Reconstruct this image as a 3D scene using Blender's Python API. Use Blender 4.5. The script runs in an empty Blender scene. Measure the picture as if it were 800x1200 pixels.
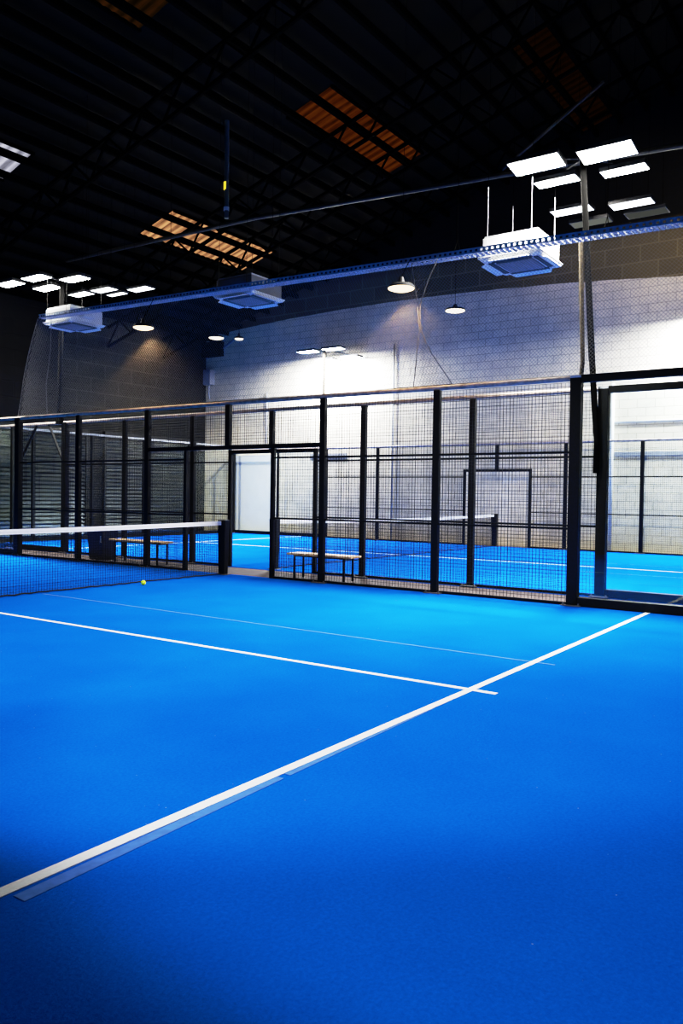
import bpy, math, random
from mathutils import Vector, Matrix
random.seed(7)
COL = bpy.context.scene.collection
PI = math.pi

# ------------------------------------------------------------------ mesh helpers
class MB:
    def __init__(s): s.v = []; s.f = []; s.mi = []; s.cur = 0
    def box(s, x0, x1, y0, y1, z0, z1):
        b = len(s.v)
        s.v += [(x0,y0,z0),(x1,y0,z0),(x1,y1,z0),(x0,y1,z0),(x0,y0,z1),(x1,y0,z1),(x1,y1,z1),(x0,y1,z1)]
        for f in ((0,3,2,1),(4,5,6,7),(0,1,5,4),(1,2,6,5),(2,3,7,6),(3,0,4,7)):
            s.f.append(tuple(b+i for i in f)); s.mi.append(s.cur)
        return s
    def cbox(s, c, d): 
        return s.box(c[0]-d[0]/2,c[0]+d[0]/2,c[1]-d[1]/2,c[1]+d[1]/2,c[2]-d[2]/2,c[2]+d[2]/2)
    def taper(s, c, z0, z1, a, b):
        """box from half sizes a at z0 to half sizes b at z1"""
        k = len(s.v)
        for z, h in ((z0,a),(z1,b)):
            s.v += [(c[0]-h[0],c[1]-h[1],z),(c[0]+h[0],c[1]-h[1],z),(c[0]+h[0],c[1]+h[1],z),(c[0]-h[0],c[1]+h[1],z)]
        for f in ((0,3,2,1),(4,5,6,7),(0,1,5,4),(1,2,6,5),(2,3,7,6),(3,0,4,7)):
            s.f.append(tuple(k+i for i in f)); s.mi.append(s.cur)
        return s
    def quad(s, *p):
        b = len(s.v); s.v += [tuple(q) for q in p]; s.f.append(tuple(range(b, b+len(p)))); s.mi.append(s.cur); return s
    def tube(s, pts, r, n=8, cap=True, radii=None):
        pts = [Vector(p) for p in pts]; base = len(s.v); prev = None
        for i, p in enumerate(pts):
            if i == 0: t = pts[1]-p
            elif i == len(pts)-1: t = p-pts[i-1]
            else: t = (pts[i+1]-p).normalized()+(p-pts[i-1]).normalized()
            t.normalize()
            if prev is None:
                a = Vector((0,0,1)) if abs(t.z) < .9 else Vector((1,0,0))
                u = t.cross(a).normalized()
            else:
                u = (prev - t*prev.dot(t)).normalized()
            prev = u; w = t.cross(u)
            rr = radii[i] if radii else r
            for k in range(n):
                q = p + (u*math.cos(2*PI*(k+.5)/n) + w*math.sin(2*PI*(k+.5)/n))*rr
                s.v.append(tuple(q))
        for i in range(len(pts)-1):
            for k in range(n):
                a = base+i*n+k; b = base+i*n+(k+1)%n
                s.f.append((a, b, b+n, a+n)); s.mi.append(s.cur)
        if cap:
            s.f.append(tuple(base+k for k in reversed(range(n)))); s.mi.append(s.cur)
            s.f.append(tuple(base+(len(pts)-1)*n+k for k in range(n))); s.mi.append(s.cur)
        return s
    def lathe(s, c, prof, n=32):
        base = len(s.v)
        for r, z in prof:
            for k in range(n):
                a = 2*PI*k/n; s.v.append((c[0]+r*math.cos(a), c[1]+r*math.sin(a), c[2]+z))
        for i in range(len(prof)-1):
            for k in range(n):
                a = base+i*n+k; b = base+i*n+(k+1)%n
                s.f.append((a, b, b+n, a+n)); s.mi.append(s.cur)
        s.f.append(tuple(base+k for k in reversed(range(n)))); s.mi.append(s.cur)
        s.f.append(tuple(base+(len(prof)-1)*n+k for k in range(n))); s.mi.append(s.cur)
        return s
    def build(s, name, mats, parent=None, smooth=False, bevel=0):
        me = bpy.data.meshes.new(name); me.from_pydata(s.v, [], s.f)
        if not isinstance(mats, (list, tuple)): mats = [mats]
        for m in mats: me.materials.append(m)
        if len(mats) > 1: me.polygons.foreach_set('material_index', s.mi)
        if smooth: me.polygons.foreach_set('use_smooth', [True]*len(me.polygons))
        me.update()
        o = bpy.data.objects.new(name, me); COL.objects.link(o)
        if parent is not None:
            o.parent = parent
            root = parent
            off = Vector(root.location)
            while root.parent: root = root.parent; off += root.location
            if off.length > 0: me.transform(Matrix.Translation(-off))
        if bevel:
            b = o.modifiers.new('bevel', 'BEVEL'); b.width = bevel; b.segments = 2; b.limit_method = 'ANGLE'
        return o

def empty(name, loc):
    o = bpy.data.objects.new(name, None); COL.objects.link(o); o.location = loc; o.empty_display_size = .1
    return o
def tag(o, label, cat, group=None):
    o['label'] = label; o['category'] = cat
    if group: o['group'] = group
    return o
def thing(name, loc, label, cat, group=None): return tag(empty(name, loc), label, cat, group)
def structure(o): o['kind'] = 'structure'; return o
def copy_tree(o, parent=None):
    c = o.copy(); COL.objects.link(c)
    if parent is not None: c.parent = parent
    for ch in list(o.children): copy_tree(ch, c)
    return c

# ------------------------------------------------------------------ materials
def mat(name, color=(.5,.5,.5), rough=.5, metal=0, spec=.5, noise=0, nscale=20, bump=0):
    m = bpy.data.materials.new(name); m.use_nodes = True
    nt = m.node_tree; b = nt.nodes['Principled BSDF']
    b.inputs['Base Color'].default_value = (*color, 1); b.inputs['Roughness'].default_value = rough
    b.inputs['Metallic'].default_value = metal; b.inputs['Specular IOR Level'].default_value = spec
    if noise or bump:
        tc = nt.nodes.new('ShaderNodeTexCoord'); n = nt.nodes.new('ShaderNodeTexNoise')
        n.inputs['Scale'].default_value = nscale; n.inputs['Detail'].default_value = 4
        nt.links.new(tc.outputs['Object'], n.inputs['Vector'])
        if noise:
            r = nt.nodes.new('ShaderNodeValToRGB')
            r.color_ramp.elements[0].position = .3; r.color_ramp.elements[1].position = .7
            r.color_ramp.elements[0].color = (*[c*(1-noise) for c in color], 1)
            r.color_ramp.elements[1].color = (*[min(1, c*(1+noise)) for c in color], 1)
            nt.links.new(n.outputs['Fac'], r.inputs['Fac']); nt.links.new(r.outputs['Color'], b.inputs['Base Color'])
        if bump:
            bp = nt.nodes.new('ShaderNodeBump'); bp.inputs['Strength'].default_value = bump; bp.inputs['Distance'].default_value = .01
            nt.links.new(n.outputs['Fac'], bp.inputs['Height']); nt.links.new(bp.outputs['Normal'], b.inputs['Normal'])
    return m
def emit(name, color, strength):
    m = bpy.data.materials.new(name); m.use_nodes = True; nt = m.node_tree
    for n in list(nt.nodes): nt.nodes.remove(n)
    o = nt.nodes.new('ShaderNodeOutputMaterial'); e = nt.nodes.new('ShaderNodeEmission')
    e.inputs['Color'].default_value = (*color, 1); e.inputs['Strength'].default_value = strength
    nt.links.new(e.outputs[0], o.inputs[0]); return m
def mnode(nt, op, a, b=None, c=None):
    n = nt.nodes.new('ShaderNodeMath'); n.operation = op
    for i, v in enumerate((a, b, c)):
        if v is None: continue
        if isinstance(v, (int, float)): n.inputs[i].default_value = v
        else: nt.links.new(v, n.inputs[i])
    return n.outputs[0]

M = {}
M['steel'] = mat('black_powder_coated_steel', (.005,.0055,.006), .5, 0, .15, .3, 30)
M['wire'] = mat('black_wire', (.006,.006,.008), .5, 0, .3)
M['rail'] = mat('worn_steel_rail', (.34,.28,.24), .5, 0, .5, .35, 14)
M['silver'] = mat('silver_edge', (.35,.37,.38), .4, .3, .5, .2, 10)
M['galv'] = mat('galvanised_steel', (.5,.51,.53), .6, 0, .2, .2, 12)
M['dark_pole'] = mat('dark_pole_paint', (.008,.008,.008), .5, .0, .2)
M['plate'] = mat('dull_base_plate', (.10,.10,.11), .6, 0, .2)
M['white_plastic'] = mat('white_plastic', (.78,.79,.78), .4, 0, .4, .05, 8)
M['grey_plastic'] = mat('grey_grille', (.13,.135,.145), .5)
M['dark_slot'] = mat('dark_slot', (.01,.01,.01), .6)
M['tape'] = mat('white_net_tape', (.92,.91,.88), .7, 0, .3, .06, 40)
M['net'] = mat('black_net_cord', (.006,.006,.008), .8, 0, .2)
M['cord'] = mat('black_bottom_cord', (.012,.012,.013), .8, 0, .2, .7, 60)
M['safety'] = mat('grey_safety_netting', (.23,.22,.20), .7, 0, .1)
M['safety_edge'] = mat('safety_net_edge_rope', (.13,.125,.12), .7, 0, .3, .4, 50)
M['strap'] = mat('beige_strap', (.07,.056,.036), .8, 0, .2, .4, 20)
M['ball'] = mat('tennis_ball_felt', (.62,.85,.02), .9, 0, .1, .15, 80, .5)
M['seam'] = mat('ball_seam', (.85,.88,.7), .8)
M['bin'] = mat('black_bin_plastic', (.008,.008,.009), .4, 0, .4)
M['paper'] = mat('white_sticker', (.6,.6,.55), .6)
M['lean_pole'] = mat('dull_dark_pole', (.004,.004,.004), .9, 0, .03)
M['housing'] = mat('lamp_housing', (.03,.03,.032), .5, .3)
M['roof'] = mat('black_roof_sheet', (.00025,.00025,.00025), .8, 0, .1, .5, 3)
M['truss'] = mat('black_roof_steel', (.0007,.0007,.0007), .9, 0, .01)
M['pipe'] = mat('dark_grey_pipe', (.026,.022,.016), .5, 0, .3)
M['tubeglass'] = mat('dull_grey_tube', (.08,.11,.11), .4, 0, .4)
M['concrete_floor'] = mat('brown_grey_concrete', (.055,.042,.042), .75, 0, .3, .3, 8, .2)
M['white_paint'] = mat('white_painted_metal', (.72,.73,.74), .5, 0, .4, .05, 6)
M['grey_paint'] = mat('grey_painted_trunking', (.30,.31,.34), .5, 0, .4, .1, 6)
M['line'] = mat('white_court_line', (.86,.87,.88), .85, 0, .15, .05, 60)
M['board'] = mat('white_door_board', (.80,.81,.77), .55, 0, .3, .04, 3)

def wood_mat():
    m = mat('pine_bench_wood', (.62,.40,.20), .5); nt = m.node_tree; b = nt.nodes['Principled BSDF']
    tc = nt.nodes.new('ShaderNodeTexCoord'); mp = nt.nodes.new('ShaderNodeMapping'); mp.inputs['Scale'].default_value = (30, 1.6, 30)
    n = nt.nodes.new('ShaderNodeTexNoise'); n.inputs['Scale'].default_value = 3; n.inputs['Detail'].default_value = 6
    r = nt.nodes.new('ShaderNodeValToRGB')
    r.color_ramp.elements[0].position = .3; r.color_ramp.elements[0].color = (.36,.19,.08,1)
    r.color_ramp.elements[1].position = .7; r.color_ramp.elements[1].color = (.72,.50,.27,1)
    nt.links.new(tc.outputs['Object'], mp.inputs['Vector']); nt.links.new(mp.outputs[0], n.inputs['Vector'])
    nt.links.new(n.outputs['Fac'], r.inputs['Fac']); nt.links.new(r.outputs[0], b.inputs['Base Color']); return m
M['wood'] = wood_mat()

def turf_mat():
    m = mat('blue_artificial_turf', (.002,.12,.62), 1, 0, .0); nt = m.node_tree; b = nt.nodes['Principled BSDF']
    tc = nt.nodes.new('ShaderNodeTexCoord')
    n1 = nt.nodes.new('ShaderNodeTexNoise'); n1.inputs['Scale'].default_value = 70; n1.inputs['Detail'].default_value = 5; n1.inputs['Roughness'].default_value = .75
    n2 = nt.nodes.new('ShaderNodeTexNoise'); n2.inputs['Scale'].default_value = 1.3; n2.inputs['Detail'].default_value = 3
    v = nt.nodes.new('ShaderNodeTexVoronoi'); v.inputs['Scale'].default_value = 9
    for n in (n1, n2, v): nt.links.new(tc.outputs['Object'], n.inputs['Vector'])
    r = nt.nodes.new('ShaderNodeValToRGB')
    r.color_ramp.elements[0].position = .25; r.color_ramp.elements[0].color = TURF_LO
    r.color_ramp.elements[1].position = .75; r.color_ramp.elements[1].color = TURF_HI
    f = mnode(nt, 'ADD', mnode(nt, 'MULTIPLY', n1.outputs['Fac'], .72), mnode(nt, 'MULTIPLY', n2.outputs['Fac'], .28))
    nt.links.new(f, r.inputs['Fac'])
    # scattered pale sand grains
    sp = mnode(nt, 'LESS_THAN', v.outputs['Distance'], .028)
    sp2 = mnode(nt, 'MULTIPLY', sp, .30)
    mx = nt.nodes.new('ShaderNodeMix'); mx.data_type = 'RGBA'
    nt.links.new(sp2, mx.inputs['Factor']); nt.links.new(r.outputs[0], mx.inputs[6]); mx.inputs[7].default_value = (.7,.8,.9,1)
    nt.links.new(mx.outputs[2], b.inputs['Base Color'])
    bp = nt.nodes.new('ShaderNodeBump'); bp.inputs['Strength'].default_value = .35; bp.inputs['Distance'].default_value = .01
    nt.links.new(n1.outputs['Fac'], bp.inputs['Height']); nt.links.new(bp.outputs[0], b.inputs['Normal'])
    return m
TURF_LO = (.002,.078,.45,1); TURF_HI = (.006,.150,.73,1)
M['turf'] = turf_mat()
def faint_line():  # tint for court lines mirrored in glass, painted on the turf
    m = mat('line_reflection_tint', (.075,.20,.60), .9, 0, .1, .12, 25); return m
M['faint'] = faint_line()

def block_wall_mat(name, vertical_axis_u, painted):
    """concrete block wall; u is the horizontal object axis ('X' or 'Y')"""
    m = mat(name, (.5,.5,.5), .8, 0, .2); nt = m.node_tree; b = nt.nodes['Principled BSDF']
    tc = nt.nodes.new('ShaderNodeTexCoord'); sx = nt.nodes.new('ShaderNodeSeparateXYZ'); nt.links.new(tc.outputs['Object'], sx.inputs[0])
    cx = nt.nodes.new('ShaderNodeCombineXYZ'); nt.links.new(sx.outputs[vertical_axis_u], cx.inputs[0]); nt.links.new(sx.outputs['Z'], cx.inputs[1])
    br = nt.nodes.new('ShaderNodeTexBrick'); nt.links.new(cx.outputs[0], br.inputs['Vector'])
    br.inputs['Scale'].default_value = 1; br.inputs['Mortar Size'].default_value = .009
    br.inputs['Brick Width'].default_value = .46; br.inputs['Row Height'].default_value = .225
    br.inputs['Mortar Smooth'].default_value = .3
    nz = nt.nodes.new('ShaderNodeTexNoise'); nz.inputs['Scale'].default_value = 1.6; nz.inputs['Detail'].default_value = 7; nz.inputs['Roughness'].default_value = .65
    nt.links.new(tc.outputs['Object'], nz.inputs['Vector'])
    def mix(fac, a, c):
        x = nt.nodes.new('ShaderNodeMix'); x.data_type = 'RGBA'
        if isinstance(fac, (int, float)): x.inputs['Factor'].default_value = fac
        else: nt.links.new(fac, x.inputs['Factor'])
        for i, q in ((6, a), (7, c)):
            if isinstance(q, tuple): x.inputs[i].default_value = q
            else: nt.links.new(q, x.inputs[i])
        return x.outputs[2]
    if painted:
        br.inputs['Color1'].default_value = (.80,.71,.53,1); br.inputs['Color2'].default_value = (.88,.775,.57,1); br.inputs['Mortar'].default_value = (.46,.41,.31,1)
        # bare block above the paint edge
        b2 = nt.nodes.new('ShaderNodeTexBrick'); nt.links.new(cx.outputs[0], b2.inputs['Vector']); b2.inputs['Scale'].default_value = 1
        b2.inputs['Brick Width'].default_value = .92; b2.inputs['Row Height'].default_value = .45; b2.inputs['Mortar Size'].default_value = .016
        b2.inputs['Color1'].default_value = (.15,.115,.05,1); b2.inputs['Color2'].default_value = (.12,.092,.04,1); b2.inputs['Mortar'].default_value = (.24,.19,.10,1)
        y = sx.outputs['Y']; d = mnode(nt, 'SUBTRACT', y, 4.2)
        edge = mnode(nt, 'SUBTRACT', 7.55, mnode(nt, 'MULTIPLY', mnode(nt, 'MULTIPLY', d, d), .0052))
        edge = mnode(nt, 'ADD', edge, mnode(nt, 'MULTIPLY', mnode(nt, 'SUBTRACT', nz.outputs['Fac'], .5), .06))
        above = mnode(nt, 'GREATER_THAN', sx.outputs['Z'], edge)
        # grime: stronger near the ground
        low = nt.nodes.new('ShaderNodeMapRange'); low.inputs['From Min'].default_value = .9; low.inputs['From Max'].default_value = 0.1
        nt.links.new(sx.outputs['Z'], low.inputs['Value'])
        g = mnode(nt, 'MULTIPLY', low.outputs[0], mnode(nt, 'MULTIPLY', nz.outputs['Fac'], .75))
        c = mix(g, br.outputs['Color'], (.50,.36,.20,1))
        patch = nt.nodes.new('ShaderNodeValToRGB'); patch.color_ramp.elements[0].position = .35; patch.color_ramp.elements[1].position = .6
        patch.color_ramp.elements[0].color = (.80,.81,.84,1); patch.color_ramp.elements[1].color = (1,1,1,1)
        nt.links.new(nz.outputs['Fac'], patch.inputs['Fac'])
        mm = nt.nodes.new('ShaderNodeMix'); mm.data_type = 'RGBA'; mm.blend_type = 'MULTIPLY'; mm.inputs['Factor'].default_value = 1
        nt.links.new(c, mm.inputs[6]); nt.links.new(patch.outputs[0], mm.inputs[7])
        top_dark = nt.nodes.new('ShaderNodeMapRange'); top_dark.inputs['From Min'].default_value = 8.35; top_dark.inputs['From Max'].default_value = 8.75  # wall colour goes near black towards the top
        nt.links.new(sx.outputs['Z'], top_dark.inputs['Value'])
        col = mix(above, mm.outputs[2], mix(top_dark.outputs[0], b2.outputs['Color'], (.002,.002,.0022,1)))
        h = br.outputs['Fac']
    else:
        br.inputs['Brick Width'].default_value = 1.1; br.inputs['Row Height'].default_value = .46; br.inputs['Mortar Size'].default_value = .018
        br.inputs['Color1'].default_value = (.040,.035,.020,1); br.inputs['Color2'].default_value = (.030,.026,.015,1); br.inputs['Mortar'].default_value = (.095,.088,.062,1)
        pr = nt.nodes.new('ShaderNodeMix'); pr.data_type = 'RGBA'; pr.blend_type = 'MULTIPLY'; pr.inputs['Factor'].default_value = .8
        nt.links.new(br.outputs['Color'], pr.inputs[6])
        rr = nt.nodes.new('ShaderNodeValToRGB'); rr.color_ramp.elements[0].position = .3; rr.color_ramp.elements[1].position = .7
        rr.color_ramp.elements[0].color = (.35,.35,.35,1); nt.links.new(nz.outputs['Fac'], rr.inputs['Fac']); nt.links.new(rr.outputs[0], pr.inputs[7])
        # lit band painted in: blocks go black to its left, right and below
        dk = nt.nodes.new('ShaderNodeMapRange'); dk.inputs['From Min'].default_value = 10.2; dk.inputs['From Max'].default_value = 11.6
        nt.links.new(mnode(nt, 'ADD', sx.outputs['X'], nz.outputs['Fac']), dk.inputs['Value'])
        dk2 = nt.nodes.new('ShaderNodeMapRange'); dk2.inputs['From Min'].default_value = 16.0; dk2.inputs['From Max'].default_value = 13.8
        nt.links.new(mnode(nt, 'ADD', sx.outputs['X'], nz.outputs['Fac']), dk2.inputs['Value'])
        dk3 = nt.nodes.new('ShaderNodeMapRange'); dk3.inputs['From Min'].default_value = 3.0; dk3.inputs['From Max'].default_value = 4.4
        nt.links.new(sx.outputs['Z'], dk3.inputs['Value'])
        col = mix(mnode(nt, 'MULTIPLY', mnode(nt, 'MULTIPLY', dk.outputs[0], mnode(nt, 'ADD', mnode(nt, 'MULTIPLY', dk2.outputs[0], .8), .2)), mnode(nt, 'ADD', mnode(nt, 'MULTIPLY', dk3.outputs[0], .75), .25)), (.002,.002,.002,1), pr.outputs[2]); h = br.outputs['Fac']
    nt.links.new(col, b.inputs['Base Color'])
    bp = nt.nodes.new('ShaderNodeBump'); bp.inputs['Strength'].default_value = .6; bp.inputs['Distance'].default_value = .012; bp.invert = True
    hh = mnode(nt, 'ADD', h, mnode(nt, 'MULTIPLY', nz.outputs['Fac'], .8)); nt.links.new(hh, bp.inputs['Height']); nt.links.new(bp.outputs[0], b.inputs['Normal'])
    return m
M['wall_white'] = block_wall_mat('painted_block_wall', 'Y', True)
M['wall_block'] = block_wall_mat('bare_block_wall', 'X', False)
M['shutter'] = mat('dark_teal_shutter', (.0055,.0095,.0115), .35, .0, .5, .3, 4)
M['dark_wall'] = mat('dark_wall', (.02,.02,.022), .9, 0, .1, .2, 2)

def glass_mat():
    m = bpy.data.materials.new('clear_safety_glass'); m.use_nodes = True; nt = m.node_tree
    for n in list(nt.nodes): nt.nodes.remove(n)
    o = nt.nodes.new('ShaderNodeOutputMaterial'); mx = nt.nodes.new('ShaderNodeMixShader')
    t = nt.nodes.new('ShaderNodeBsdfTransparent'); t.inputs['Color'].default_value = (.94,.97,.965,1)
    g = nt.nodes.new('ShaderNodeBsdfGlossy'); g.inputs['Roughness'].default_value = .0; g.inputs['Color'].default_value = (.95,1,1,1)
    lw = nt.nodes.new('ShaderNodeLayerWeight'); lw.inputs['Blend'].default_value = .5
    fr = mnode(nt, 'ADD', mnode(nt, 'MULTIPLY', mnode(nt, 'POWER', lw.outputs['Facing'], 5), .9), .03)
    nt.links.new(fr, mx.inputs[0]); nt.links.new(t.outputs[0], mx.inputs[1]); nt.links.new(g.outputs[0], mx.inputs[2]); nt.links.new(mx.outputs[0], o.inputs[0])
    return m
M['glass'] = glass_mat()

def skylight_mat(name, bright, dark, strength, seed):
    m = bpy.data.materials.new(name); m.use_nodes = True; nt = m.node_tree
    for n in list(nt.nodes): nt.nodes.remove(n)
    o = nt.nodes.new('ShaderNodeOutputMaterial'); e = nt.nodes.new('ShaderNodeEmission'); e.inputs['Strength'].default_value = strength
    tc = nt.nodes.new('ShaderNodeTexCoord'); mp = nt.nodes.new('ShaderNodeMapping'); mp.inputs['Scale'].default_value = (9, .55, .55); mp.inputs['Location'].default_value = (seed, seed, 0)
    nt.links.new(tc.outputs['Object'], mp.inputs['Vector'])
    n = nt.nodes.new('ShaderNodeTexNoise'); n.inputs['Scale'].default_value = 1.0; n.inputs['Detail'].default_value = 5; n.inputs['Roughness'].default_value = .7
    nt.links.new(mp.outputs[0], n.inputs['Vector'])
    n2 = nt.nodes.new('ShaderNodeTexNoise'); n2.inputs['Scale'].default_value = 3.5; n2.inputs['Detail'].default_value = 4; nt.links.new(tc.outputs['Object'], n2.inputs['Vector'])
    w = nt.nodes.new('ShaderNodeTexWave'); w.inputs['Scale'].default_value = 1.25; w.inputs['Distortion'].default_value = .3; nt.links.new(tc.outputs['Object'], w.inputs['Vector'])
    r = nt.nodes.new('ShaderNodeValToRGB'); r.color_ramp.elements[0].position = .30; r.color_ramp.elements[1].position = .66
    r.color_ramp.elements[0].color = (*dark, 1); r.color_ramp.elements[1].color = (*bright, 1)
    a = mnode(nt, 'ADD', mnode(nt, 'MULTIPLY', n.outputs['Fac'], .62), mnode(nt, 'MULTIPLY', w.outputs['Fac'], .20))
    a = mnode(nt, 'ADD', a, mnode(nt, 'MULTIPLY', n2.outputs['Fac'], .18))
    nt.links.new(a, r.inputs['Fac']); nt.links.new(r.outputs[0], e.inputs['Color']); nt.links.new(e.outputs[0], o.inputs[0])
    return m

LAMP = 160; SPOT = 1400; POLE = 4600
M['led'] = emit('led_diffuser', (1.0,.96,.89), LAMP)
M['led_wall'] = emit('led_diffuser_wall', (.90,.96,1.06), LAMP*5.4)
M['led_ghost_soft'] = emit('led_reflection_soft', (.93,.97,1.0), 5)
M['led_ghost_dim'] = emit('led_reflection_dim', (.95,1.0,.9), .16)
M['led_ghost_dimmest'] = emit('led_reflection_dimmest', (.95,1.0,.9), .07)
M['warm'] = emit('warm_lamp_glow', (1.0,.76,.48), 2.8)
M['warm_small'] = emit('small_lamp_glow', (1.0,.86,.68), 3)
M['yellow'] = emit('yellow_glow', (1.0,.75,.05), 1.2)

# ------------------------------------------------------------------ layout constants (metres; court 1 centred on the origin)
X1, X2, X3 = 5.0, 6.166, 16.166          # the three side fences
WX, EY = 16.75, 12.0                     # white wall, end wall
H = 2.93
XL, YF = -18.0, -22.0
ZR = lambda y: 9.2 - .3*(y-5) if y > -6 else 12.5 - .3*(-6-y)

# ------------------------------------------------------------------ the setting
structure(MB().quad((XL,YF,0),(WX,YF,0),(WX,EY,0),(XL,EY,0)).build('floor', M['concrete_floor']))
TZ = .012
LZ = TZ+.004
def turf(x0, x1):
    o = structure(MB().box(x0, x1, -10, 10, 0, TZ).build('court_turf', M['turf']))
    cx = (x0+x1)/2; w = .05
    for s in (-1, 1):
        MB().box(x0+.02, x1-.02, s*6.95-w/2-.005, s*6.95+w/2+.005, TZ, LZ).build('service_line', M['line'], o)
        MB().box(cx-w/2, cx+w/2, min(s*.02, s*7.15), max(s*.02, s*7.15), TZ, LZ-.0005).build('centre_line', M['line'], o)
    return o
t1 = turf(-5.0, X1+.03)
def strip(pts, name):  # reflected court lines, laid on the turf as pale strips
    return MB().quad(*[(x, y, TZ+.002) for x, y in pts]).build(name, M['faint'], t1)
strip([(1.345,-.06),(1.215,-7.13),(1.245,-7.13),(1.375,-.06)], 'line_reflection')
strip([(-3.62,-7.065),(-2.19,-7.022),(-2.19,-6.97),(-3.62,-7.002)], 'line_reflection')
strip([(-2.14,-7.020),(-.6,-6.988),(-.6,-6.96),(-2.14,-6.96)], 'line_reflection')
turf(X2-.03, X3+.03)

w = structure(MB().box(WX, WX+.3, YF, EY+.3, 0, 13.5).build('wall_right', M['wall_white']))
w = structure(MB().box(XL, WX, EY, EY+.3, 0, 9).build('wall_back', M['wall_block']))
structure(MB().box(XL-.3, XL, YF, EY+.3, 0, 13.5).build('wall_left', M['dark_wall']))
structure(MB().box(XL, WX, YF-.3, YF, 0, 13.5).build('wall_front', M['dark_wall']))
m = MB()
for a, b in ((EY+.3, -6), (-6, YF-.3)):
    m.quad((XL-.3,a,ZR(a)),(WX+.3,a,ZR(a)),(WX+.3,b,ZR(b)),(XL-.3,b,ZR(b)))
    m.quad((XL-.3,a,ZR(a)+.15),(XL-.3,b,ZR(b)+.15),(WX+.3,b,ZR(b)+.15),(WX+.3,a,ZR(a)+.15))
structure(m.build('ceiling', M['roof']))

# skylights: corrugated sheets just under the roof slope
def skylight(n, x0, x1, y0, y1, m_):
    mb = MB(); k = int((x1-x0)/.05); b = 0
    for i in range(k+1):
        x = x0+(x1-x0)*i/k; dz = -.03+.018*math.sin(2*PI*x/.2)
        mb.v += [(x, y0, ZR(y0)+dz), (x, y1, ZR(y1)+dz)]
    for i in range(k): mb.f.append((2*i, 2*i+2, 2*i+3, 2*i+1)); mb.mi.append(0)
    o = structure(mb.build('window_%d' % n, m_, smooth=True))
    fr = MB()
    for y in (y0, y1):
        z = ZR(y)-.05; fr.box(x0-.03, x1+.03, y-.03, y+.03, z-.03, z+.03)
    fr.build('window_frame', M['truss'], o)
    return o
skylight(1, 9.68, 13.82, 6.31, 7.62, skylight_mat('bright_orange_skylight', (.78,.40,.19), (.05,.014,.004), 1.0, 1))
skylight(2, 9.28, 13.34, 1.00, 2.24, skylight_mat('dim_orange_skylight', (.13,.036,.006), (.006,.0015,.0004), .85, 3))
skylight(3, 11.6, 16.5, -3.0, -2.15, skylight_mat('darkest_orange_skylight', (.030,.009,.002), (.002,.0006,.0002), .4, 5))
skylight(4, 1.4, 5.5, 6.31, 7.45, skylight_mat('white_skylight', (.62,.62,.75), (.12,.12,.15), 1.0, 7))
skylight(5, 1.0, 5.0, 1.2, 2.35, skylight_mat('barely_lit_skylight', (.04,.018,.004), (.001,.0005,.0002), 1.0, 9))

# purlins and trusses
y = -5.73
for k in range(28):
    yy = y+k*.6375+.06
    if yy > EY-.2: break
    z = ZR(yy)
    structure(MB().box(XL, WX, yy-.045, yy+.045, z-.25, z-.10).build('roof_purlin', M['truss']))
def truss(x):
    mb = MB(); a, b = -6.0, EY
    top = lambda y: ZR(y)-.32
    bot = lambda y: ZR(y)-.95
    for off in (top, bot):
        mb.tube([(x,a,off(a)),(x,b,off(b))], .05, 4)
    n = 16
    for i in range(n):
        y0 = a+(b-a)*i/n; y1 = a+(b-a)*(i+.5)/n; y2 = a+(b-a)*(i+1)/n
        mb.tube([(x,y0,bot(y0)),(x,y1,top(y1))], .028, 4); mb.tube([(x,y1,top(y1)),(x,y2,bot(y2))], .028, 4)
    return structure(mb.build('roof_truss', M['truss']))
for x in (-6, -2, 2.2, 6.2, 10.3, 12.2, 14.6): truss(x)

# roller shutters and fittings on the end wall
def shutter(n, x0, x1, z1):
    mb = MB(); z = 0; k = int(z1/.12)
    for i in range(k):
        z = i*.12
        mb.quad((x0,EY-.04,z),(x1,EY-.04,z),(x1,EY-.075,z+.05),(x0,EY-.075,z+.05))
        mb.quad((x0,EY-.075,z+.05),(x1,EY-.075,z+.05),(x1,EY-.04,z+.12),(x0,EY-.04,z+.12))
    o = structure(mb.build('door_%d' % n, M['shutter']))
    MB().box(x0-.08,x0,EY-.10,EY-.001,0,z1+.1).box(x1,x1+.08,EY-.10,EY-.001,0,z1+.1).box(x0-.08,x1+.08,EY-.14,EY-.001,z1+.001,z1+.22).build('door_frame', M['dark_pole'], o)
    return o
shutter(1, 3.4, 11.3, 3.15)
shutter(2, 12.1, 16.3, 3.15)

# details on the white wall
def wall_pipe(pts, r, mt, name, label, cat):
    o = MB().tube(pts, r, 10).build(name, mt, smooth=True); tag(o, label, cat); return o
wall_pipe([(WX-.03,-3.02,3.46),(WX-.03,-9.5,3.46)], .028, M['white_paint'], 'wall_pipe', 'white horizontal pipe along the white block wall at right edge', 'pipe')
wall_pipe([(WX-.06,-3.06,.02),(WX-.06,-3.06,3.3),(WX-.06,-3.06,4.5)], .05, M['white_paint'], 'wall_pipe', 'white vertical pipe up the block wall, right of the black corner posts', 'pipe')
wall_pipe([(WX-.05,3.78,.02),(WX-.05,3.78,6.2)], .03, M['grey_paint'], 'wall_pipe', 'grey vertical downpipe on the white wall in the middle of the picture', 'pipe')
wall_pipe([(WX-.05,8.98,3.2),(WX-.05,8.98,5.0)], .02, M['grey_paint'], 'wall_pipe', 'thin short grey conduit on the white wall left of the far lamp pole', 'pipe')
wall_pipe([(WX-.05,11.8,7.0),(WX-.05,11.8,6.5),(WX-.05,11.95,6.42)], .03, M['grey_paint'], 'wall_pipe', 'bent grey conduit above the box at the white wall\'s left end', 'pipe')
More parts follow.
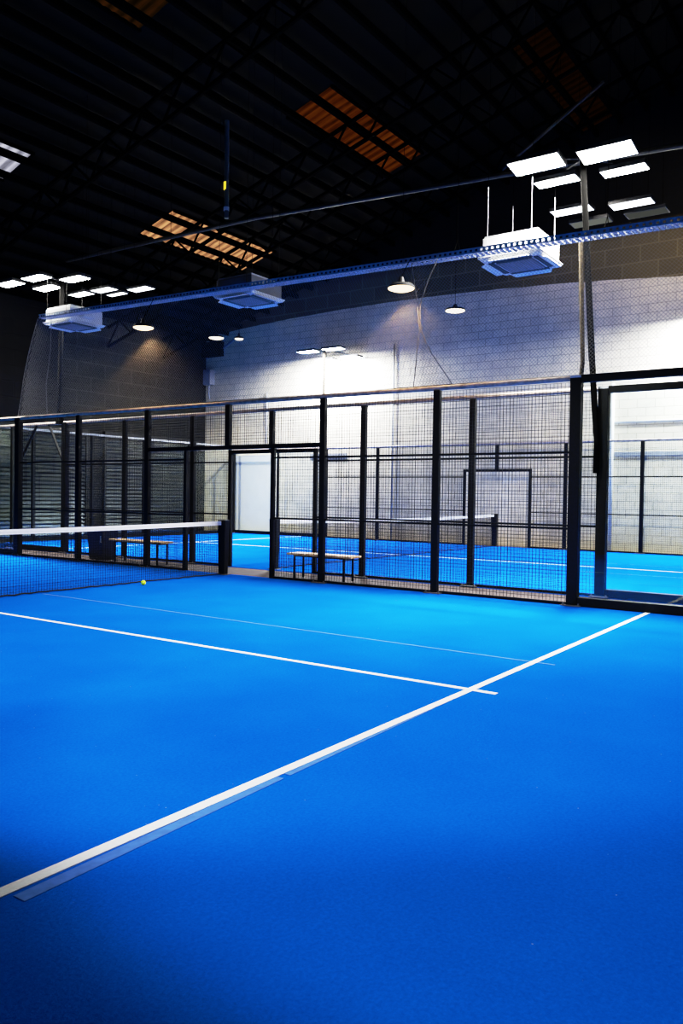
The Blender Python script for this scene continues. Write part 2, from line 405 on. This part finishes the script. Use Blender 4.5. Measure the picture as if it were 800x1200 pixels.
o = MB().box(WX-.035,WX-.001,-9.5,-3.12,2.55,2.67).build('cable_trunking', M['grey_paint'], bevel=.006); tag(o, 'grey cable trunking strip along the white wall behind the right glass', 'trunking')
o = MB().box(WX-.035,WX-.001,5.55,7.05,2.69,2.79).build('cable_trunking', M['grey_paint'], bevel=.006); tag(o, 'short grey trunking on the white wall beside the second lintel', 'trunking')
b = thing('junction_box', (WX-.12, 11.72, 5.5), 'grey electrical box high at the left end of the white wall', 'box')
MB().box(WX-.24,WX-.001,11.55,11.92,5.42,5.98).build('box_body', M['grey_paint'], b, bevel=.015)
MB().box(WX-.255,WX-.24,11.58,11.89,5.45,5.95).build('box_door', M['grey_paint'], b, bevel=.006)
MB().tube([(WX-.1,11.75,5.42),(WX-.1,11.75,5.1),(WX-.06,11.75,4.9)], .025, 8).build('conduit', M['grey_paint'], b)
bk = thing('roof_bracket', (WX-.3,11.2,6.8), 'dark steel bracket where the white wall meets the roof at left', 'bracket')
MB().tube([(WX-.02,10.6,7.0),(WX-.02,11.5,6.55)], .05, 4).build('brace', M['grey_paint'], bk)
MB().box(WX-.25,WX-.01,11.1,12.0,6.45,6.98).build('plate', M['truss'], bk)
o = MB().box(WX-.06,WX-.001,8.55,10.42,.05,2.78).box(WX-.09,WX-.06,8.55,10.42,2.55,2.78).build('door_3', M['board']); structure(o)

# ------------------------------------------------------------------ fences
def mesh_panel(x, y0, y1, z0, z1, parent):
    mb = MB(); r = .0021; s = .05
    n = max(1, round((y1-y0)/s)); k = max(1, round((z1-z0)/s))
    for i in range(n+1):
        yy = y0+(y1-y0)*i/n; mb.box(x-r, x+r, yy-r, yy+r, z0, z1)
    for i in range(k+1):
        zz = z0+(z1-z0)*i/k; mb.box(x+r, x+3*r, y0, y1, zz-r, zz+r)
    return mb.build('mesh_panel', M['wire'], parent)
def fence_post(x, y, z0, z1, parent, wy=.10, wx=.08, sgn=1):
    p = MB().box(x-wx/2, x+wx/2, y-wy/2, y+wy/2, z0, z1).build('post', M['steel'], parent, bevel=.006)
    if z0 < .1:
        mb = MB().box(x-.10, x+.10, y-.13, y+.13, z0, z0+.012)
        for a in (-1, 1):
            for c in (-1, 1): mb.tube([(x+a*.075, y+c*.10, z0+.01), (x+a*.075, y+c*.10, z0+.035)], .012, 6)
        mb.build('base_plate', M['plate'], p)
    return p
def fence(x, label, mid_th=.03, post_w=.10, corner_w=.14, lint=1.04):
    t = thing('court_fence', (x, 0, 0), label, 'fence')
    B = TZ+.002
    def piece(name, mb, m_, bevel=0): return mb.build(name, m_, t, bevel=bevel)
    for y in (-4, -2, 2, 4): fence_post(x, y, B, H-.03, t, post_w)
    for y in (-6, 6): fence_post(x, y, B, H-.0, t, corner_w, .12)
    fence_post(x, 0, 2.2, H-.03, t, post_w)
    for y in (-10, -8, 8, 10): fence_post(x, y, B, H-.03, t, .08)
    # door frame round the opening beside the net
    for y in (-1, 1): piece('door_jamb', MB().box(x-.03, x+.03, y-.035, y+.035, B, 2.14), M['steel'])
    piece('lintel', MB().box(x-.035, x+.035, -lint, lint, 2.14, 2.21), M['steel'])
    # rails
    piece('top_rail', MB().tube([(x-.0, -5.98, H), (x, 10.05, H)], .036, 10), M['rail'])
    piece('bottom_rail', MB().box(x-.02, x+.02, -5.93, -1.03, B, .05).box(x-.02, x+.02, 1.03, 5.93, B, .05), M['steel'])
    for z in (1.0, 1.985):
        piece('mid_rail', MB().box(x-.012, x+.012, -5.93, -1.03, z-mid_th/2, z+mid_th/2).box(x-.012, x+.012, 1.03, 5.93, z-mid_th/2, z+mid_th/2), M['steel'])
    for y0, y1 in ((-6,-4),(-4,-2),(-2,-1),(1,2),(2,4),(4,6)):
        mesh_panel(x, y0+.05, y1-.05, .05, H-.05, t)
    mesh_panel(x, -.98, -.06, 2.21, H-.05, t); mesh_panel(x, .06, .98, 2.21, H-.05, t)
    # glass ends
    for y0, y1 in ((-10,-8),(-8,-6),(6,8),(8,10)):
        a, b = y0+.06, y1-.06
        g = MB().box(x-.006, x+.006, a, b, .13, H-.06).build('glass_panel', M['glass'], t)
    for y0, y1 in ((-10,-6),(6,10)):
        s = -1 if y0 < 0 else 1
        a, b = (y0, y1-.07) if s < 0 else (y0+.07, y1)
        piece('glass_sill', MB().box(x-.05, x+.05, a, b, B, .125), M['steel'], .004)
        if s < 0: piece('glass_head', MB().box(x-.05, x+.05, a, b, H-.06, H+.035), M['steel'], .004)
    piece('corner_cap', MB().box(x-.06, x+.06, -6.07, -5.93, H+.002, H+.03), M['galv'])
    return t
f1 = fence(X1, 'black wire mesh fence with glass ends, the nearest one beside the yellow ball', lint=1.95)
f2 = fence(X2, 'second black mesh fence, just behind the wooden benches')
f3 = fence(X3, 'farthest black mesh fence standing in front of the white wall', .03, .09, .10)
# raking braces on the second fence, far left
t = f2
MB().tube([(X2,7.05,H-.02),(X2,7.6,2.2)], .03, 6).build('brace', M['steel'], t)
MB().tube([(X2,6.6,H-.02),(X2,6.1,2.1)], .03, 6).build('brace', M['steel'], t)

# back glass of the far court
bg = thing('glass_back_fence', ((X2+X3)/2, 10, 0), 'glass end panels with a silver top edge in front of the dark shutters', 'fence')
xs = [X2+.06+(X3-X2-.12)*i/5 for i in range(6)]
for i in range(6): MB().box(xs[i]-.04, xs[i]+.04, 10.12, 10.20, TZ, 3.05).build('post', M['steel'], bg)
for i in range(5): MB().box(xs[i]+.05, xs[i+1]-.05, 10.155, 10.165, .12, 3.0).build('glass_panel', M['glass'], bg)
MB().box(X2, X3, 10.12, 10.20, TZ, .12).build('glass_sill', M['steel'], bg)
MB().box(X2, X3, 10.115, 10.205, 3.05, 3.10).build('top_edge', M['silver'], bg)

# ------------------------------------------------------------------ court nets
def court_net(x0, x1, label):
    t = thing('padel_net', ((x0+x1)/2, 0, TZ), label, 'net')
    B = TZ+.001
    for s, x in ((1, x0), (-1, x1)):
        p = MB().taper((x+s*.05, 0), B, .94, (.05,.065), (.06,.085)).build('net_post', M['steel'], t, bevel=.008)
        MB().box(x-.07+s*.05, x+.07+s*.05, -.11, .11, B, B+.012).build('base_plate', M['plate'], p)
    a, b = x0+.12, x1-.12
    top = lambda x: .88+.04*((x-(a+b)/2)/((b-a)/2))**2
    n = 40; mb = MB()
    for i in range(n):
        xa = a+(b-a)*i/n; xb = a+(b-a)*(i+1)/n
        for y in (-.012, .012):
            q = [(xa,y,top(xa)-.065),(xb,y,top(xb)-.065),(xb,y,top(xb)),(xa,y,top(xa))]
            mb.quad(*(q if y < 0 else q[::-1]))
        mb.quad((xa,-.012,top(xa)),(xb,-.012,top(xb)),(xb,.012,top(xb)),(xa,.012,top(xa)))
    mb.build('top_tape', M['tape'], t)
    mb = MB(); mb.tube([(a+(b-a)*i/n, -.0135, top(a+(b-a)*i/n)-.035) for i in range(n+1)], .003, 4); mb.build('stitching', M['paper'], t)
    # knotted netting
    mb = MB(); r = .0019; s = .042; k = int((b-a)/s)
    for i in range(k+1):
        x = a+(b-a)*i/k; mb.box(x-r, x+r, -r, r, .025, top(x)-.06)
    rows = 21
    for j in range(rows+1):
        f = j/rows
        pts = [(a+(b-a)*i/20, 0, .025+f*(top(a+(b-a)*i/20)-.06-.025)) for i in range(21)]
        mb.tube(pts, r*1.3, 4, False)
    mb.build('netting', M['net'], t)
    pts = []
    for i in range(81):
        x = a+(b-a)*i/80
        pts.append((x, -.02-.03*math.sin(i*.83)*math.sin(i*.31)**2, TZ+.016+.010*abs(math.sin(i*1.7))))
    MB().tube(pts, .011, 6).build('bottom_cord', M['cord'], t, smooth=True)
    return t
court_net(-X1+.02, X1-.02-.02, 'nearest black court net with white top tape at the left edge')
court_net(X2+.06, X3-.04, 'far court net seen through the mesh, in front of the white wall')

# ball
b = thing('tennis_ball', (2.94,-.24,TZ), 'bright yellow tennis ball lying on blue turf below the net', 'ball')
import bmesh
bm = bmesh.new(); bmesh.ops.create_icosphere(bm, subdivisions=3, radius=.036)
bmesh.ops.translate(bm, verts=bm.verts, vec=(0,0,.036))
me = bpy.data.meshes.new('felt'); bm.to_mesh(me); bm.free(); me.materials.append(M['ball'])
me.polygons.foreach_set('use_smooth', [True]*len(me.polygons))
o = bpy.data.objects.new('felt', me); COL.objects.link(o); o.parent = b
pts = []
for i in range(41):
    a = 2*PI*i/40; A, B_ = .75, .25
    p = Vector((A*math.cos(a)+B_*math.cos(3*a), A*math.sin(a)-B_*math.sin(3*a), 2*math.sqrt(A*B_)*math.sin(2*a))).normalized()*.0362
    pts.append((p.x+2.94, p.z-.24, p.y+.036+TZ))
MB().tube(pts, .0016, 5, False).build('seam', M['seam'], b)

# ------------------------------------------------------------------ benches and bin in the aisle
def bench(loc, L, D, h, label):
    t = thing('bench', loc, label, 'bench')
    x, y, z = loc
    nb = 3; wd = D/nb
    for i in range(nb):
        xa = x-D/2+i*wd
        MB().box(xa+.006, xa+wd-.006, y-L/2, y+L/2, h-.035, h).build('slat', M['wood'], t, bevel=.006)
    for s in (-1, 1):
        yy = y+s*(L/2-.14)
        for q in (-1, 1):
            MB().box(x+q*(D/2-.045)-.014, x+q*(D/2-.045)+.014, yy-.014, yy+.014, 0.001, h-.036).build('leg', M['steel'], t)
        MB().box(x-D/2+.04, x+D/2-.04, yy-.014, yy+.014, h-.063, h-.036).build('cross_bar', M['steel'], t)
    for q in (-1, 1):
        MB().box(x+q*(D/2-.045)-.010, x+q*(D/2-.045)+.010, y-L/2+.16, y+L/2-.16, h-.056, h-.036).build('side_bar', M['steel'], t)
    return t
bench((5.475,-1.69,0), 1.28, .34, .42, 'low pine bench with black legs behind the mesh at picture centre')
bench((5.56,2.80,0), 1.50, .34, .45, 'low pine bench behind the near net at left, beside the black bin')
t = thing('waste_bin', (5.62,4.03,0), 'black square waste bin standing left of the far bench', 'bin')
MB().taper((5.62,4.03), .001, .62, (.16,.20), (.20,.25)).build('bin_body', M['bin'], t, bevel=.01)
MB().taper((5.62,4.03), .62, .66, (.215,.265), (.205,.255)).build('rim', M['bin'], t, bevel=.008)
MB().box(5.427,5.436,3.82,3.86,.36,.50).build('sticker', M['paper'], t)

# ------------------------------------------------------------------ cable tray above the near fence
tz = lambda y: 4.71+.022*(y+7.2)
def tray():
    t = MB(); ya, yb = -9.0, 5.4; x0, x1 = 5.04, 5.24
    n = 180
    for x, s in ((x0, 1), (x1, -1)):
        # perforated side flange: two continuous strips joined by stubs
        for (za, zb) in ((0, .022), (.052, .075)):
            t.quad((x,ya,tz(ya)+za),(x,yb,tz(yb)+za),(x,yb,tz(yb)+zb),(x,ya,tz(ya)+zb))
        for i in range(n):
            y = ya+(yb-ya)*i/n; t.quad((x,y,tz(y)+.02),(x,y+.045,tz(y)+.02),(x,y+.045,tz(y)+.054),(x,y,tz(y)+.054))
        t.box(x-.012, x+.012, ya, ya+.01, tz(ya), tz(ya)+.08)
    # ladder bottom
    for i in range(n):
        y = ya+(yb-ya)*i/n; t.quad((x0,y,tz(y)),(x1,y,tz(y)),(x1,y+.055,tz(y)),(x0,y+.055,tz(y)))
    for xa in (x0, x0+.085, x1-.03):
        t.quad((xa,ya,tz(ya)-.001),(xa+.03,ya,tz(ya)-.001),(xa+.03,yb,tz(yb)-.001),(xa,yb,tz(yb)-.001))
    return t
t = thing('cable_tray', (5.14,0,tz(0)), 'long perforated steel cable tray hanging above the near fence', 'cable tray')
tray().build('tray', M['galv'], t)
for y in (-6.3, -4.2, -3.3, -.8, 1.6, 4.0):
    MB().tube([(5.04,y,tz(y)+.07),(5.14,y,tz(y)+.25),(5.24,y,tz(y)+.07)], .006, 5).tube([(5.14,y,tz(y)+.25),(5.14,y,ZR(y)-.24)], .004, 5).build('hanger', M['truss'], t)

# ------------------------------------------------------------------ safety netting hung from the tray to the near fence
def safety_net(left, right, label, depth):
    """left/right: functions of f (0 top .. 1 bottom) giving y of the net's edges"""
    xf = lambda f, y: 5.03-.02*f + depth + .05*math.sin(y*2.1+depth*9)*math.sin(PI*f)
    def zt(y): return tz(y)-.005
    zb = H+.045
    def P(u, v):      # u in 0..1 across, v in 0..1 down
        y = left(v)+(right(v)-left(v))*u
        return (xf(v, y), y, zt(y)+(zb-zt(y))*v)
    W = abs(right(.5)-left(.5)); Hh = 1.8; c = .05
    nu = int(W/c); nv = int(Hh/c)
    mb = MB(); r = .0022
    def ribbon(pts):
        mb.tube(pts, r, 3, False)
    step = 3
    for s in (1, -1):
        for i in range(-nv, nu+1):
            pts = []
            js = list(range(0, nv+1, step))
            if js[-1] != nv: js.append(nv)
            for j in js:
                k = i+j if s == 1 else i+nv-j
                if 0 <= k <= nu: pts.append(P(k/nu, j/nv))
            if len(pts) > 1: ribbon(pts)
    t = thing('safety_net', P(.5, 0), label, 'net')
    mb.build('netting', M['safety'], t)
    for u in (0, 1):
        MB().tube([P(u, j/16) for j in range(17)], .007, 6).build('edge_rope', M['safety_edge'], t)
    MB().tube([P(j/30, 1) for j in range(31)], .006, 5).build('bottom_rope', M['safety_edge'], t)
    return t
def interp(tab):
    def f(v):
        for (a, ya), (b, yb) in zip(tab, tab[1:]):
            if v <= b:
                q = (v-a)/(b-a); q = q*q*(3-2*q) if False else q
                return ya+(yb-ya)*q
        return tab[-1][1]
    return f
safety_net(interp([(0,5.40),(.2,5.55),(.6,5.85),(1,6.05)]), interp([(0,-3.95),(.15,-3.82),(.35,-3.70),(.55,-3.72),(.75,-3.90),(1,-4.22)]),
           'fine hanging safety net over the left part of the near fence', 0)
safety_net(interp([(0,-3.50),(.15,-3.56),(.35,-3.64),(.55,-3.68),(.75,-3.64),(1,-3.58)]), interp([(0,-9.0),(1,-9.0)]),
           'fine hanging safety net over the right part of the near fence', .03)
o = MB().tube([(5.12,5.08,4.95),(5.12,5.10,4.3),(5.12,5.24,3.6),(5.12,5.2,3.0)], .008, 6).build('hanging_rope', M['safety_edge']); tag(o, 'loose pale rope hanging from the tray end by the left net edge', 'rope')

# ------------------------------------------------------------------ ceiling cassette units
def cassette(x, y, z, label, body='white_plastic', sg=1):
    t = thing('air_conditioner', (x,y,z), label, 'air conditioner', )
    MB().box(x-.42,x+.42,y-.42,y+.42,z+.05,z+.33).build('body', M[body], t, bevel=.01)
    MB().box(x-.40,x+.40,y-.40,y+.40,z+.33,z+.36).build('top_cover', M['galv'], t)
    # panel: square ring with a grille in the middle
    mb = MB(); a, b = .475, .27
    mb.taper((x,y), z-.0, z+.05, (a-.04,a-.04), (a,a))
    mb.build('panel', M['white_plastic'], t, bevel=.01)
    g = MB().box(x-b,x+b,y-b,y+b,z-.018,z-.001)
    g.build('grille', M['grey_plastic'], t)
    gb = MB()
    for i in range(14):
        yy = y-b+.02+i*(2*b-.04)/13; gb.box(x-b+.01,x+b-.01,yy-.008,yy+.008,z-.026,z-.018)
    gb.build('grille_bars', M['grey_paint'], t)
    for k in range(4):
        s = MB(); fl = MB()
        r0, r1, hl = b+.035, b+.115, .30
        def R(px, py): 
            for _ in range(k): px, py = -py, px
            return px, py
        c0 = R(r0, -hl); c1 = R(r1, hl)
        xa, xb = sorted((c0[0], c1[0])); ya, yb = sorted((c0[1], c1[1]))
        s.box(x+xa,x+xb,y+ya,y+yb,z-.012,z-.001).build('air_slot', M['dark_slot'], t)
        q = [R(r1-.005,-hl-.03),R(r1+.115,-hl+.02),R(r1+.115,hl-.02),R(r1-.005,hl+.03)]; zz = [z-.008,z-.032,z-.032,z-.008]
        lo = [(x+p[0],y+p[1],h_) for p, h_ in zip(q, zz)]; hi = [(p[0],p[1],p[2]+.012) for p in lo]
        fl.quad(*lo[::-1]); fl.quad(*hi)
        for i in range(4): fl.quad(lo[i], lo[(i+1)%4], hi[(i+1)%4], hi[i])
        fl.build('louvre', M['white_plastic'], t)
    for sx in (-1, 1):
        for sy in (-1, 1):
            px, py = x+sx*.45, y+sy*.33; rm = M['galv'] if y < -2 else M['dark_pole']  # shade put into the colour: dark rods on the units left unlit
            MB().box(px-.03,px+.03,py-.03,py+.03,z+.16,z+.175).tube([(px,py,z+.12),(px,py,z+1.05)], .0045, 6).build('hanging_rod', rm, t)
            MB().tube([(px,py,z+1.05),(px,py,ZR(py)-.24)], .003, 6).build('upper_rod_shaded', M['truss'], t)  # upper rod coloured near black, as only its lower end is lit
    ya, yb = sorted((y+sg*.42, y+sg*.60))
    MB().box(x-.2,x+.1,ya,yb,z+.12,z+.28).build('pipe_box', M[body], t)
    return t
cassette(6.0, -4.80, 4.80, 'white ceiling cassette air conditioner beside the brightest lights, at right')
cassette(6.0, .45, 4.93, 'cassette air conditioner lit blue from below, under the bright orange skylight', 'grey_plastic')  # grey body colour stands in for the shade on this unit
cassette(6.0, 5.50, 5.00, 'cassette air conditioner at the tray\'s far left end by the tall pole', sg=-1)

# ------------------------------------------------------------------ lamp poles
def flood(c, parent, arm_to, led, lx=.30, ly=.66, tilt=0):
    x, y, z = c
    f = MB().box(x-lx/2-.02, x+lx/2+.02, y-ly/2-.02, y+ly/2+.02, z, z+.07).build('floodlight', M['housing'], parent, bevel=.01)
    d = MB().quad((x-lx/2,y-ly/2,z-.003),(x-lx/2,y+ly/2,z-.003),(x+lx/2,y+ly/2,z-.003),(x+lx/2,y-ly/2,z-.003)).build('diffuser', led, f)
    if tilt:       # aimed into its court: turned about the lamp's long axis
        off = Vector(c)-Vector(parent.location)
        T = Matrix.Translation(off) @ Matrix.Rotation(math.radians(tilt), 4, 'Y') @ Matrix.Translation(-off)
        f.data.transform(T); d.data.transform(T)
    if arm_to: MB().tube([(x,y,z+.09),arm_to], .02, 6).build('arm', M['dark_pole'], parent)
    return f
G = 'tall floodlight poles on the fences'
t = thing('floodlight_pole', (6.166,-6,0), 'tall pole carrying the four brightest floodlights at right', 'floodlight', G)
MB().tube([(6.085,-5.93,1.75),(6.04,-5.95,2.2),(5.99,-5.92,2.7),(5.955,-5.88,3.4),(5.95,-5.80,4.6),(5.95,-5.70,6.1)], .042, 10).build('pole', M['lean_pole'], t, smooth=True)
top = (5.95,-5.70,6.12)
for c, k in (((5.53,-5.19,6.0),8),((5.66,-6.12,6.0),8),((6.26,-5.22,6.0),0),((6.38,-6.15,6.0),0)): flood(c, t, top, M['led'], 0.34 if k else .24, .70 if k else .60, tilt=k)
MB().tube([(5.90,-5.86,3.3),(5.89,-5.78,4.6),(5.90,-5.70,6.0)], .006, 6).build('cable', M['lean_pole'], t)
t = thing('floodlight_pole', (6.166,6.07,0), 'tall dark pole with floodlights at the far left', 'floodlight', G)
MB().tube([(6.10,6.15,2.95),(6.10,6.07,6.1)], .05, 10).box(6.05,6.15,6.05,6.2,2.9,3.05).build('pole', M['lean_pole'], t, smooth=False)
for c in ((5.43,7.02,6.0),(5.44,6.06,6.0),(5.93,5.40,6.0),(6.05,6.53,5.98)): flood(c, t, (6.10,6.07,6.1), M['led'])
t = thing('floodlight_pole', (16.166,6.12,0), 'far floodlight pole glaring on the white wall, centre', 'floodlight', G)
MB().tube([(X3,6.12,H+.04),(X3,6.12,6.15)], .05, 10).build('pole', M['strap'], t)
for c in ((15.8,6.50,6.05),(15.8,5.50,6.05),(16.45,6.25,5.85),(16.45,5.25,5.85)): flood(c, t, (X3,6.12,6.15), M['led_wall'])
t = thing('floodlight_pole', (16.166,-6.0,0), 'far floodlight pole glaring on the white wall at the right edge', 'floodlight', G)
MB().tube([(X3,-6.1,H+.04),(X3,-6.1,6.15)], .05, 10).build('pole', M['lean_pole'], t)
for c in ((15.8,-6.4,6.05),(15.8,-5.45,6.05),(16.45,-6.4,6.05),(16.45,-5.45,6.05)): flood(c, t, (X3,-6.1,6.15), M['led_wall'])

# glass reflections of lamps, built as added lights on thin rods
def hung(c, led, label, lx=.28, ly=.62):
    x, y, z = c
    t = thing('reflected_lamp', c, label, 'light', 'lamp reflections built as flat lights on thin rods')
    MB().box(x-lx/2-.015,x+lx/2+.015,y-ly/2-.015,y+ly/2+.015,z,z+.05).build('housing', M['housing'], t)
    MB().quad((x-lx/2,y-ly/2,z-.003),(x-lx/2,y+ly/2,z-.003),(x+lx/2,y+ly/2,z-.003),(x+lx/2,y-ly/2,z-.003)).build('diffuser', led, t)
    for s in (-1, 1):
        yy = y+s*.24
        MB().tube([(x,yy,z+.05),(x,yy,ZR(yy)-.23)], .003, 5).build('rod', M['truss'], t)
    return t
hung((7.54,-5.01,6.0), M['led_ghost_soft'], 'flat white lamp reflection hanging left, below the brightest floodlights')
hung((7.74,-5.89,6.0), M['led_ghost_soft'], 'flat white lamp reflection hanging right, below the brightest floodlights')
hung((8.25,-5.09,6.0), M['led_ghost_dim'], 'dim greyish lamp reflection hanging just above the tray, left of the pole')
hung((8.29,-5.98,6.0), M['led_ghost_dimmest'], 'dimmest lamp reflection hanging just above the tray, right of the pole')
hung((6.87,6.41,6.0), M['led_ghost_soft'], 'small flat lamp reflection right of the far left pole, first of four')
hung((6.89,5.62,6.0), M['led_ghost_soft'], 'small flat lamp reflection right of the far left pole, second of four')
hung((7.31,5.68,6.0), M['led_ghost_soft'], 'smallest flat lamp reflection right of the far left pole, third of four', .16, .55)
hung((7.28,4.83,6.0), M['led_ghost_soft'], 'small flat lamp reflection above the blue tray, rightmost of four')

# round pendant lamps
def pendant(c, r, led, label, tray_x=None):
    x, y, z = c
    t = thing('pendant_lamp', c, label, 'lamp', 'round pendant lamps')
    MB().lathe(c, [(r*1.02,.0),(r*1.03,.02),(r*.9,.05),(r*.3,.08),(r*.2,.14),(.03,.16)], 28).build('shade', M['housing'], t, smooth=False)
    mb = MB(); mb.lathe((x,y,z-.012), [(r*.7,-.02),(r*.98,.0),(r,.010)], 28); mb.build('diffuser', led, t)
    MB().tube([(x,y,z+.16),(tray_x or x,y,tz(y)+.03 if tray_x else ZR(y)-.24)], .006, 5).build('cord', M['truss'], t)
    return t
pendant((4.78,-3.498,4.362), .19, M['warm'], 'warm round pendant lamp glowing beside the net, near the net fold', 5.015)
pendant((4.78,1.901,4.375), .18, M['warm'], 'warm round pendant lamp glowing in front of the dark block wall', 5.015)
pendant((12.34,7.3,6.0), .22, M['warm_small'], 'small pale round lamp at the white wall\'s upper left corner')
pendant((12.78,6.8,6.0), .13, M['warm_small'], 'smallest round lamp, right beside the small pale lamp at upper left')
pendant((12.8,-.3,6.0), .24, M['warm_small'], 'small white round lamp in front of the white wall, right of the net fold')

# ------------------------------------------------------------------ pipes, rods and hanging straps
o = MB().tube([(8,8.5,7.38),(8,2.04,7.31),(8,-3.6,7.02),(8,-9,6.7)], .045, 8).build('ceiling_pipe', M['pipe']); tag(o, 'long dull grey pipe crossing the dark roof space behind the lights', 'pipe')
o = MB().tube([(8.1,-3.55,7.16),(8.1,-5.3,8.21)], .03, 6).build('brace_rod', M['pipe']); tag(o, 'thin diagonal rod rising up right behind the brightest left floodlight', 'rod')
t = thing('hanging_tube', (8,2.9,6.4), 'grey vertical tube with a yellow glowing band, over the orange skylight', 'tube')
MB().tube([(8,2.90,7.45),(8,2.92,ZR(2.92)-.23)], .05, 10).build('tube', M['tubeglass'], t)
MB().tube([(8,2.92,8.08),(8,2.92,8.25)], .056, 10).build('glowing_band', M['yellow'], t)
MB().tube([(8,2.91,7.62),(8,2.91,7.70)], .06, 10).build('collar', M['white_plastic'], t)
o = MB().tube([(5.42,-5.87,4.85),(5.42,-5.9,4.0),(5.42,-5.93,3.2),(5.42,-5.86,2.45)], .03, 6).build('hanging_strap', M['strap']); tag(o, 'brown beige strap hanging from the tray to the black corner post', 'strap')

# ------------------------------------------------------------------ lights
def spot(name, loc, target, watts, size_deg, blend, color=(1,1,1), rad=.15):
    l = bpy.data.lights.new(name, 'SPOT'); l.energy = watts; l.spot_size = math.radians(size_deg); l.spot_blend = blend; l.color = color; l.shadow_soft_size = rad
    o = bpy.data.objects.new(name, l); COL.objects.link(o); o.location = loc
    o.rotation_euler = (Vector(target)-Vector(loc)).to_track_quat('-Z','Y').to_euler(); return o
for y, k in ((-2.2,.66), (-5.4,1.12), (-8.4,.76)):  # unseen fill spots added along the near side; cones leave the corner dark
    spot('near_fill_spot', (-5.5,y,6.0), (.6,y+.2,0), SPOT*k, 62, .35, (.95,.98,1), .12)
for x, y in ((5.2,-5.66),(6.6,-5.68),(5.2,6.5),(6.6,5.9)):
    spot('floodlight_and_fill', (x,y,5.9), (x+(-1.2 if x < 6 else .9),y+(1.3 if y < 0 else 0),0), POLE, 112, 1, (1,.97,.91), .12)

spot('floodlight_and_fill', (6.7,6.3,5.9), (16.75,10.4,1.2), 3000, 34, .8, (1,.97,.9), .12)  # extra beam added at the pole to brighten the wall by the board
for y, z in ((-3.498,4.31), (1.901,4.32)): spot('warm_lamp', (4.78,y,z), (4.9,y,0), 210, 130, .4, (1,.66,.36), .12)
spot('upper_wall_fill', (9.5,.5,6.6), (16.75,2.0,6.4), 190, 105, 1, (1,.84,.56), .2)  # unseen warm fill added against the blue bounce on the upper wall
spot('floodlight_and_fill', (6.7,-5.7,5.9), (16.75,-4.2,1.6), 2600, 62, 1, (1,.95,.86), .12)  # extra beam added to lift the lower wall behind the far court
spot('wall_wash', (11.5,-9.5,7.6), (16.75,-4.4,8.4), 2300, 44, 1, (1,.86,.62), .1)

# ------------------------------------------------------------------ world, camera
wd = bpy.data.worlds.new('world'); bpy.context.scene.world = wd; wd.use_nodes = True
wd.node_tree.nodes['Background'].inputs[0].default_value = (.5,.6,.8,1); wd.node_tree.nodes['Background'].inputs[1].default_value = .002

cam = bpy.data.cameras.new('camera'); co = bpy.data.objects.new('camera', cam); COL.objects.link(co)
yaw, pitch, roll = math.radians(34.635), math.radians(-1.135), math.radians(.859)
F = Vector((math.cos(yaw)*math.cos(pitch), math.sin(yaw)*math.cos(pitch), math.sin(pitch)))
R = Vector((math.sin(yaw), -math.cos(yaw), 0)); U = R.cross(F)
R2 = R*math.cos(roll)+U*math.sin(roll); U2 = -R*math.sin(roll)+U*math.cos(roll)
mw = Matrix(((R2.x,U2.x,-F.x,-5.2155),(R2.y,U2.y,-F.y,-9.4244),(R2.z,U2.z,-F.z,1.3769),(0,0,0,1)))
co.matrix_world = mw
cam.sensor_fit = 'VERTICAL'; cam.sensor_height = 36; cam.sensor_width = 24
cam.lens = 944.3144*36/1200; cam.clip_start = .02; cam.clip_end = 200
sc = bpy.context.scene; sc.camera = co
sc.view_settings.view_transform = 'Standard'; sc.view_settings.look = 'None'; sc.view_settings.exposure = 0; sc.view_settings.gamma = 1

vs = sc.view_settings; vs.use_curve_mapping = True
cm = vs.curve_mapping; cm.white_level = (4, 4, 4); cm.use_clip = False
cv = cm.curves[3]
for x, y in ((.012,.005),(.04,.03),(.1,.085),(.2,.195),(.4,.44),(.7,.68),(1.1,.82),(1.9,.92)): cv.points.new(x/4, y)
cm.update()
